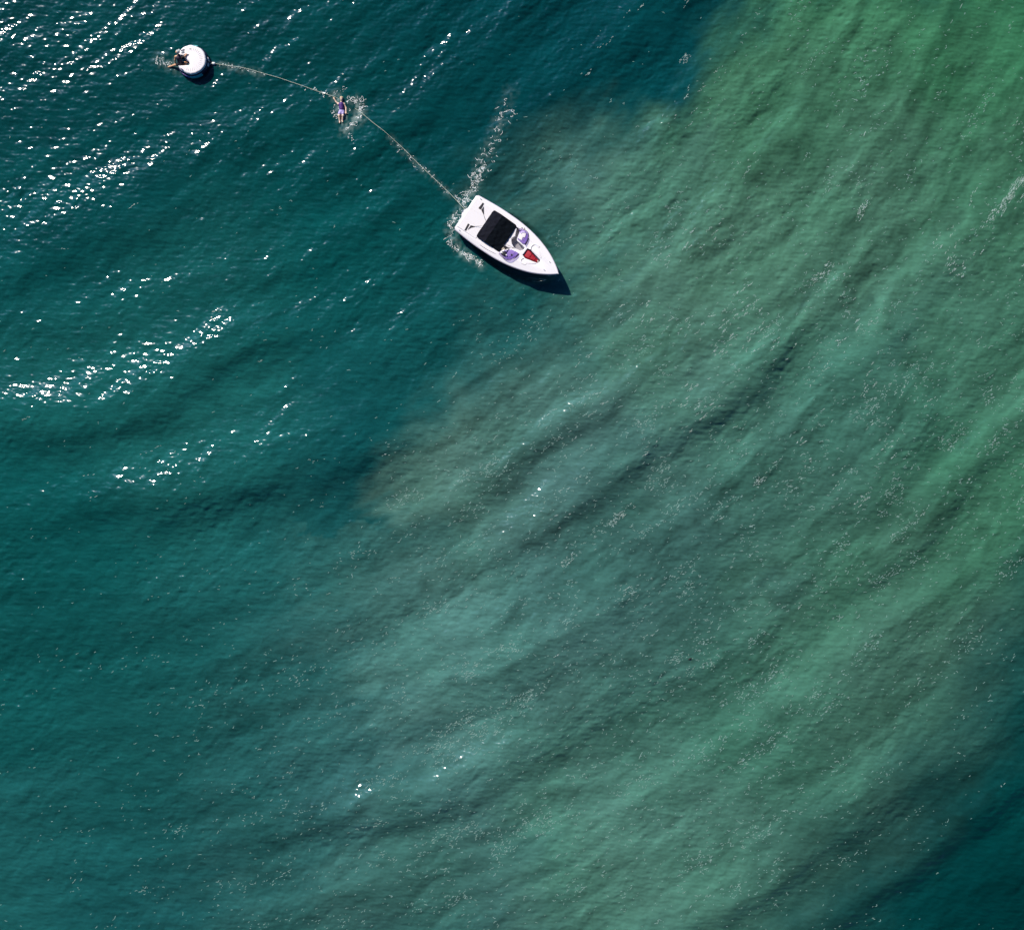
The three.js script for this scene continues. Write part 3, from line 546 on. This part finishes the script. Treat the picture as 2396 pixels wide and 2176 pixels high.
const ropeLine = [[-2.78, 0.4, -15.0], [-3.5, 0.2, -15.8], [-4.46, 0.06, -16.75], [-5.41, 0.03, -17.66], [-6.36, 0.03, -18.61], [-7.31, 0.03, -19.46], [-8.26, 0.03, -20.22], [-8.98, 0.02, -20.84], [-9.5, -0.06, -21.2], [-10.02, -0.08, -21.52], [-10.54, 0.02, -21.71], [-11.3, 0.03, -21.96], [-12.25, 0.03, -22.31], [-13.39, 0.03, -22.71], [-14.53, 0.03, -23.05], [-15.86, 0.03, -23.41], [-17.19, 0.03, -23.6], [-17.62, 0.06, -23.66], [-17.76, 0.14, -23.6]];
{
  const curve = new THREE.CatmullRomCurve3(ropeLine.map((p) => V(...p)));
  const pts = curve.getPoints(420).map((p) => { const h = waterHeight(p.x, p.z), k = smooth(0.45, 0.1, p.y); return V(p.x, p.y + (h + 0.02) * k, p.z); });
  const rope = part('tow_rope', new THREE.TubeGeometry(new THREE.CatmullRomCurve3(pts), 900, 0.009, 6), std(0.72, 0.76, 0.6, 0.6), scene);
  tag(rope, 'thin yellow-green tow rope from the speedboat stern to the inflatable tube', 'rope');
  const f = new THREE.Group();
  f.name = 'rope_float';
  tag(f, 'small white float on the tow rope in front of the inflatable tube', 'float');
  f.position.set(-17.6, waterHeight(-17.6, -23.66) + 0.05, -23.66);
  f.rotation.y = -0.15;
  scene.add(f);
  const b = new THREE.CapsuleGeometry(0.08, 0.06, 8, 18); b.rotateZ(Math.PI / 2);
  part('float_body', b, std(0.8, 0.8, 0.78, 0.35), f);
  const c = new THREE.TorusGeometry(0.03, 0.014, 8, 16); c.rotateY(Math.PI / 2);
  for (const x of [0.105, -0.105]) part('collar', c.clone().translate(x, 0, 0), std(0.35, 0.4, 0.3, 0.6), f);
}
{
  const y = waterHeight(10.45, 11.4);
  const g = body([[-0.05, 0.01, 0.03, 0.028, 0.02, 0.03, -0.01, 0.05], [0.02, 0.03, -0.01, 0.048, 0.06, 0.025, -0.045, 0.034], [-0.05, 0.01, 0.03, 0.022, -0.1, 0.0, 0.035, 0.012]], 0.006, 0.03);
  const d = part('driftwood', g, std(0.012, 0.014, 0.012, 0.7), scene);
  d.position.set(10.45, y, 11.4);
  tag(d, 'tiny dark piece of driftwood floating alone on the silty water', 'debris');
}

// ---------------------------------------------------------------- foam
const foamMat = std(0.74, 0.78, 0.76, 0.9);
function foamLump(seed) {
  const g = mergeVertices(new THREE.IcosahedronGeometry(1, 1).deleteAttribute('uv').deleteAttribute('normal')), p = g.attributes.position;
  for (let i = 0; i < p.count; i++) { const v = V().fromBufferAttribute(p, i), k = 1 + 0.45 * noise3(v.x * 1.4 + seed * 7, v.y * 1.4, v.z * 1.4); p.setXYZ(i, v.x * k, v.y * k * 0.35, v.z * k); }
  g.computeVertexNormals();
  return g;
}
const lump = foamLump(1);
function foam(name, label, spots, mat = foamMat) {                          // spots: [x, z, length, width, turn]
  const m = new THREE.InstancedMesh(lump, mat, spots.length), q = new THREE.Matrix4(), e = new THREE.Euler();
  spots.forEach(([x, z, l, w, a], i) => {
    q.compose(V(x, waterHeight(x, z) + 0.006, z), new THREE.Quaternion().setFromEuler(e.set(0, a, 0)), V(l, Math.min(l, w) * 0.8, w));
    m.setMatrixAt(i, q);
  });
  m.name = name; m.castShadow = m.receiveShadow = true;
  scene.add(m);
  return tag(m, label, 'foam', null, 'stuff');
}
const fr = rng(404), gauss = () => fr() + fr() + fr() - 1.5;
function along(line, count, spread, size, rings = 0) {
  const out = [], c = new THREE.CatmullRomCurve3(line.map(([x, z]) => V(x, 0, z)));
  for (let i = 0; i < count; i++) {
    const p = c.getPoint(fr()), x = p.x + gauss() * spread, z = p.z + gauss() * spread;
    if (fr() < rings) {                                       // curls of bubbles
      let a = fr() * 6.3, px = x, pz = z;
      const n = 4 + Math.floor(5 * fr()), bend = (fr() - 0.5) * 1.5;
      for (let k = 0; k < n; k++) { a += bend + (fr() - 0.5) * 0.9; px += 0.05 * Math.cos(a); pz += 0.04 * Math.sin(a); if (fr() < 0.8) out.push([px, pz, 0.018 + 0.018 * fr(), 0.008 + 0.009 * fr(), -a]); }
    } else { const l = size * (0.3 + 0.7 * fr() * fr()); out.push([x, z, l, l * (0.22 + 0.3 * fr()), 0.6 + gauss() * 0.6]); }
  }
  return out;
}
foam('wake_foam', 'curls of white foam round the stern and starboard side of the speedboat', [
  ...along([[-3.65, -14.0], [-3.2, -14.9], [-2.55, -15.9]], 42, 0.13, 0.045, 0.7),
  ...along([[-3.65, -13.8], [-3.6, -13.0], [-2.9, -12.5], [-2.2, -12.15], [-1.75, -11.85]], 75, 0.16, 0.07, 0.55),
  ...along([[-2.3, -16.1], [-2.1, -16.9], [-1.7, -17.8]], 60, 0.25, 0.04, 0.7), ...along([[-2, -17.2], [-1.2, -18.6], [-0.7, -20.2], [-0.2, -21.4]], 80, 0.55, 0.04, 0.6), ...along([[-2.6, -16.2], [-3.2, -15.4]], 30, 0.3, 0.05, 0.5)]);
// sun and sky glints on the ripples, built as small pale flecks, thick in some patches and along the wave crests
{
  const out = [], r = rng(1234);
  for (let i = 0; i < 240000 && out.length < 44000; i++) {
    const x = (r() - 0.5) * 66, z = (r() - 0.5) * 60, m = smooth(-1.5, 2, plumeAt(x, z));
    const patch = smooth(-0.25, 0.75, fbm(noise, x * 0.22 + 11, z * 0.22, 4) + 0.4 * noise(x * 1.3, z * 1.3));
    const rr = Math.hypot(x - CX, z - CZ), arc = Math.atan2(z - CZ, x - CX) * 60;
    const line = smooth(0, 0.7, noiseB(rr * 0.5, arc * 0.08));
    const where = lerp(0.04, 0.75, m) * lerp(0.3, 1, smooth(-26, 6, z)) * lerp(1, 0.2, smooth(14, 30, x) * smooth(6, 22, z));
    if (r() > where * (0.05 + patch * (0.2 + 1.5 * line * line))) continue;
    const l = 0.02 + 0.055 * r() * r();
    let a = 0.45 + (r() + r() + r() - 1.5) * 0.9, px = x, pz = z;
    const n = 1 + Math.floor(2.3 * r());
    for (let k = 0; k < n; k++) { out.push([px, pz, l, 0.008 + 0.008 * r(), a]); px += 1.5 * l * Math.cos(a); pz -= 1.5 * l * Math.sin(a); a += (r() - 0.5) * 2.2; }
  }
  foam('glint_flecks', 'fine pale flecks standing in for glints on the silty green water', out, std(0.24, 0.38, 0.34, 0.9));
}
// pale streaks for whitecap wisps and painted-in sky glints on the backs of the higher crests, thicker towards the upper right
{
  const out = [], r = rng(88);
  const streak = (x, z, len, n, wide) => {
    const rr = Math.atan2(z - CZ, x - CX), tx = -Math.sin(rr), tz = Math.cos(rr), lean = (r() - 0.5) * 0.5, ux = tx * Math.cos(lean) - tz * Math.sin(lean), uz = tx * Math.sin(lean) + tz * Math.cos(lean);
    for (let k = 0; k < n; k++) {
      const t = (r() + r() - 1) * len, o = (r() - 0.5) * wide + 0.05 * Math.sin(t * 6 + x);
      out.push([x + ux * t - uz * o, z + uz * t + ux * o, 0.03 + 0.09 * r() * r(), 0.006 + 0.007 * r(), Math.atan2(-uz, ux) + (r() - 0.5) * 0.5]);
    }
  };
  for (let i = 0; i < 9000 && out.length < 12000; i++) {
    const x = (r() - 0.5) * 64, z = (r() - 0.5) * 58;
    const where = lerp(0.04, 1, smooth(-8, 16, x)) * lerp(1, 0.12, smooth(-6, 14, z + 0.25 * x));
    if (r() > where * smooth(0.02, 0.3, waterHeight(x, z)) * smooth(-0.3, 0.5, noise(x * 0.2 - 9, z * 0.2))) continue;
    streak(x, z, 0.3 + 0.6 * r() * r(), 3 + Math.floor(9 * r() * r()), 0.09);
  }
  for (const [x, z, len, n] of [[29.3, -15.9, 1.6, 170], [28.2, -14.6, 1, 60], [30.4, -17, 0.8, 70], [20.7, -15.1, 0.9, 60], [18.3, -11.3, 1.2, 50], [14.6, 1, 0.5, 34], [3.3, 5.6, 0.7, 34], [6.4, 3, 1.2, 50], [20.6, 2, 0.8, 36], [10.2, -24, 0.4, 30]]) streak(x, z, len, n, 0.4);
  foam('whitecaps_and_glints', 'pale white streaks of whitecap and stand-in glints on the wave crests, thickest at upper right', out, std(0.38, 0.5, 0.46, 0.9));
}
foam('rope_foam', 'flecks of white foam strung along the tow rope', [...along([[-17.3, -23.62], [-16, -23.4], [-14.8, -23.1]], 30, 0.09, 0.065, 0.1), ...along([[-12.3, -22.3], [-11.3, -21.95], [-10.6, -21.72]], 22, 0.12, 0.06, 0.1), ...along([[-7.2, -19.3], [-5.4, -17.6], [-3.6, -15.9]], 46, 0.2, 0.05, 0.2)]);
foam('splash_foam', 'white splashes round the person floating beside the tow rope', [...along([[-10.7, -21.9], [-10.2, -22.0], [-9.8, -22.2]], 14, 0.12, 0.06, 0.1), ...along([[-9.3, -21.5], [-8.85, -20.95], [-9.2, -20.3], [-9.9, -19.75]], 50, 0.16, 0.085, 0.2), ...along([[-9.6, -19.5], [-9.4, -19.0]], 10, 0.15, 0.07), ...along([[-9.7, -21.4], [-8.7, -21.6]], 30, 0.22, 0.06, 0.4), ...along([[-10.3, -21.7], [-9.9, -21.0], [-10.2, -20.3]], 30, 0.3, 0.05, 0.4), ...along([[-10.5, -21.3], [-10.5, -20.3]], 16, 0.12, 0.06)]);
foam('tube_foam', 'white splashes on the water left of the inflatable tube', [...along([[-19.8, -23.5], [-20.6, -23.7], [-21, -24]], 36, 0.22, 0.06, 0.1)]);
//@@END
renderer.render(scene, camera);
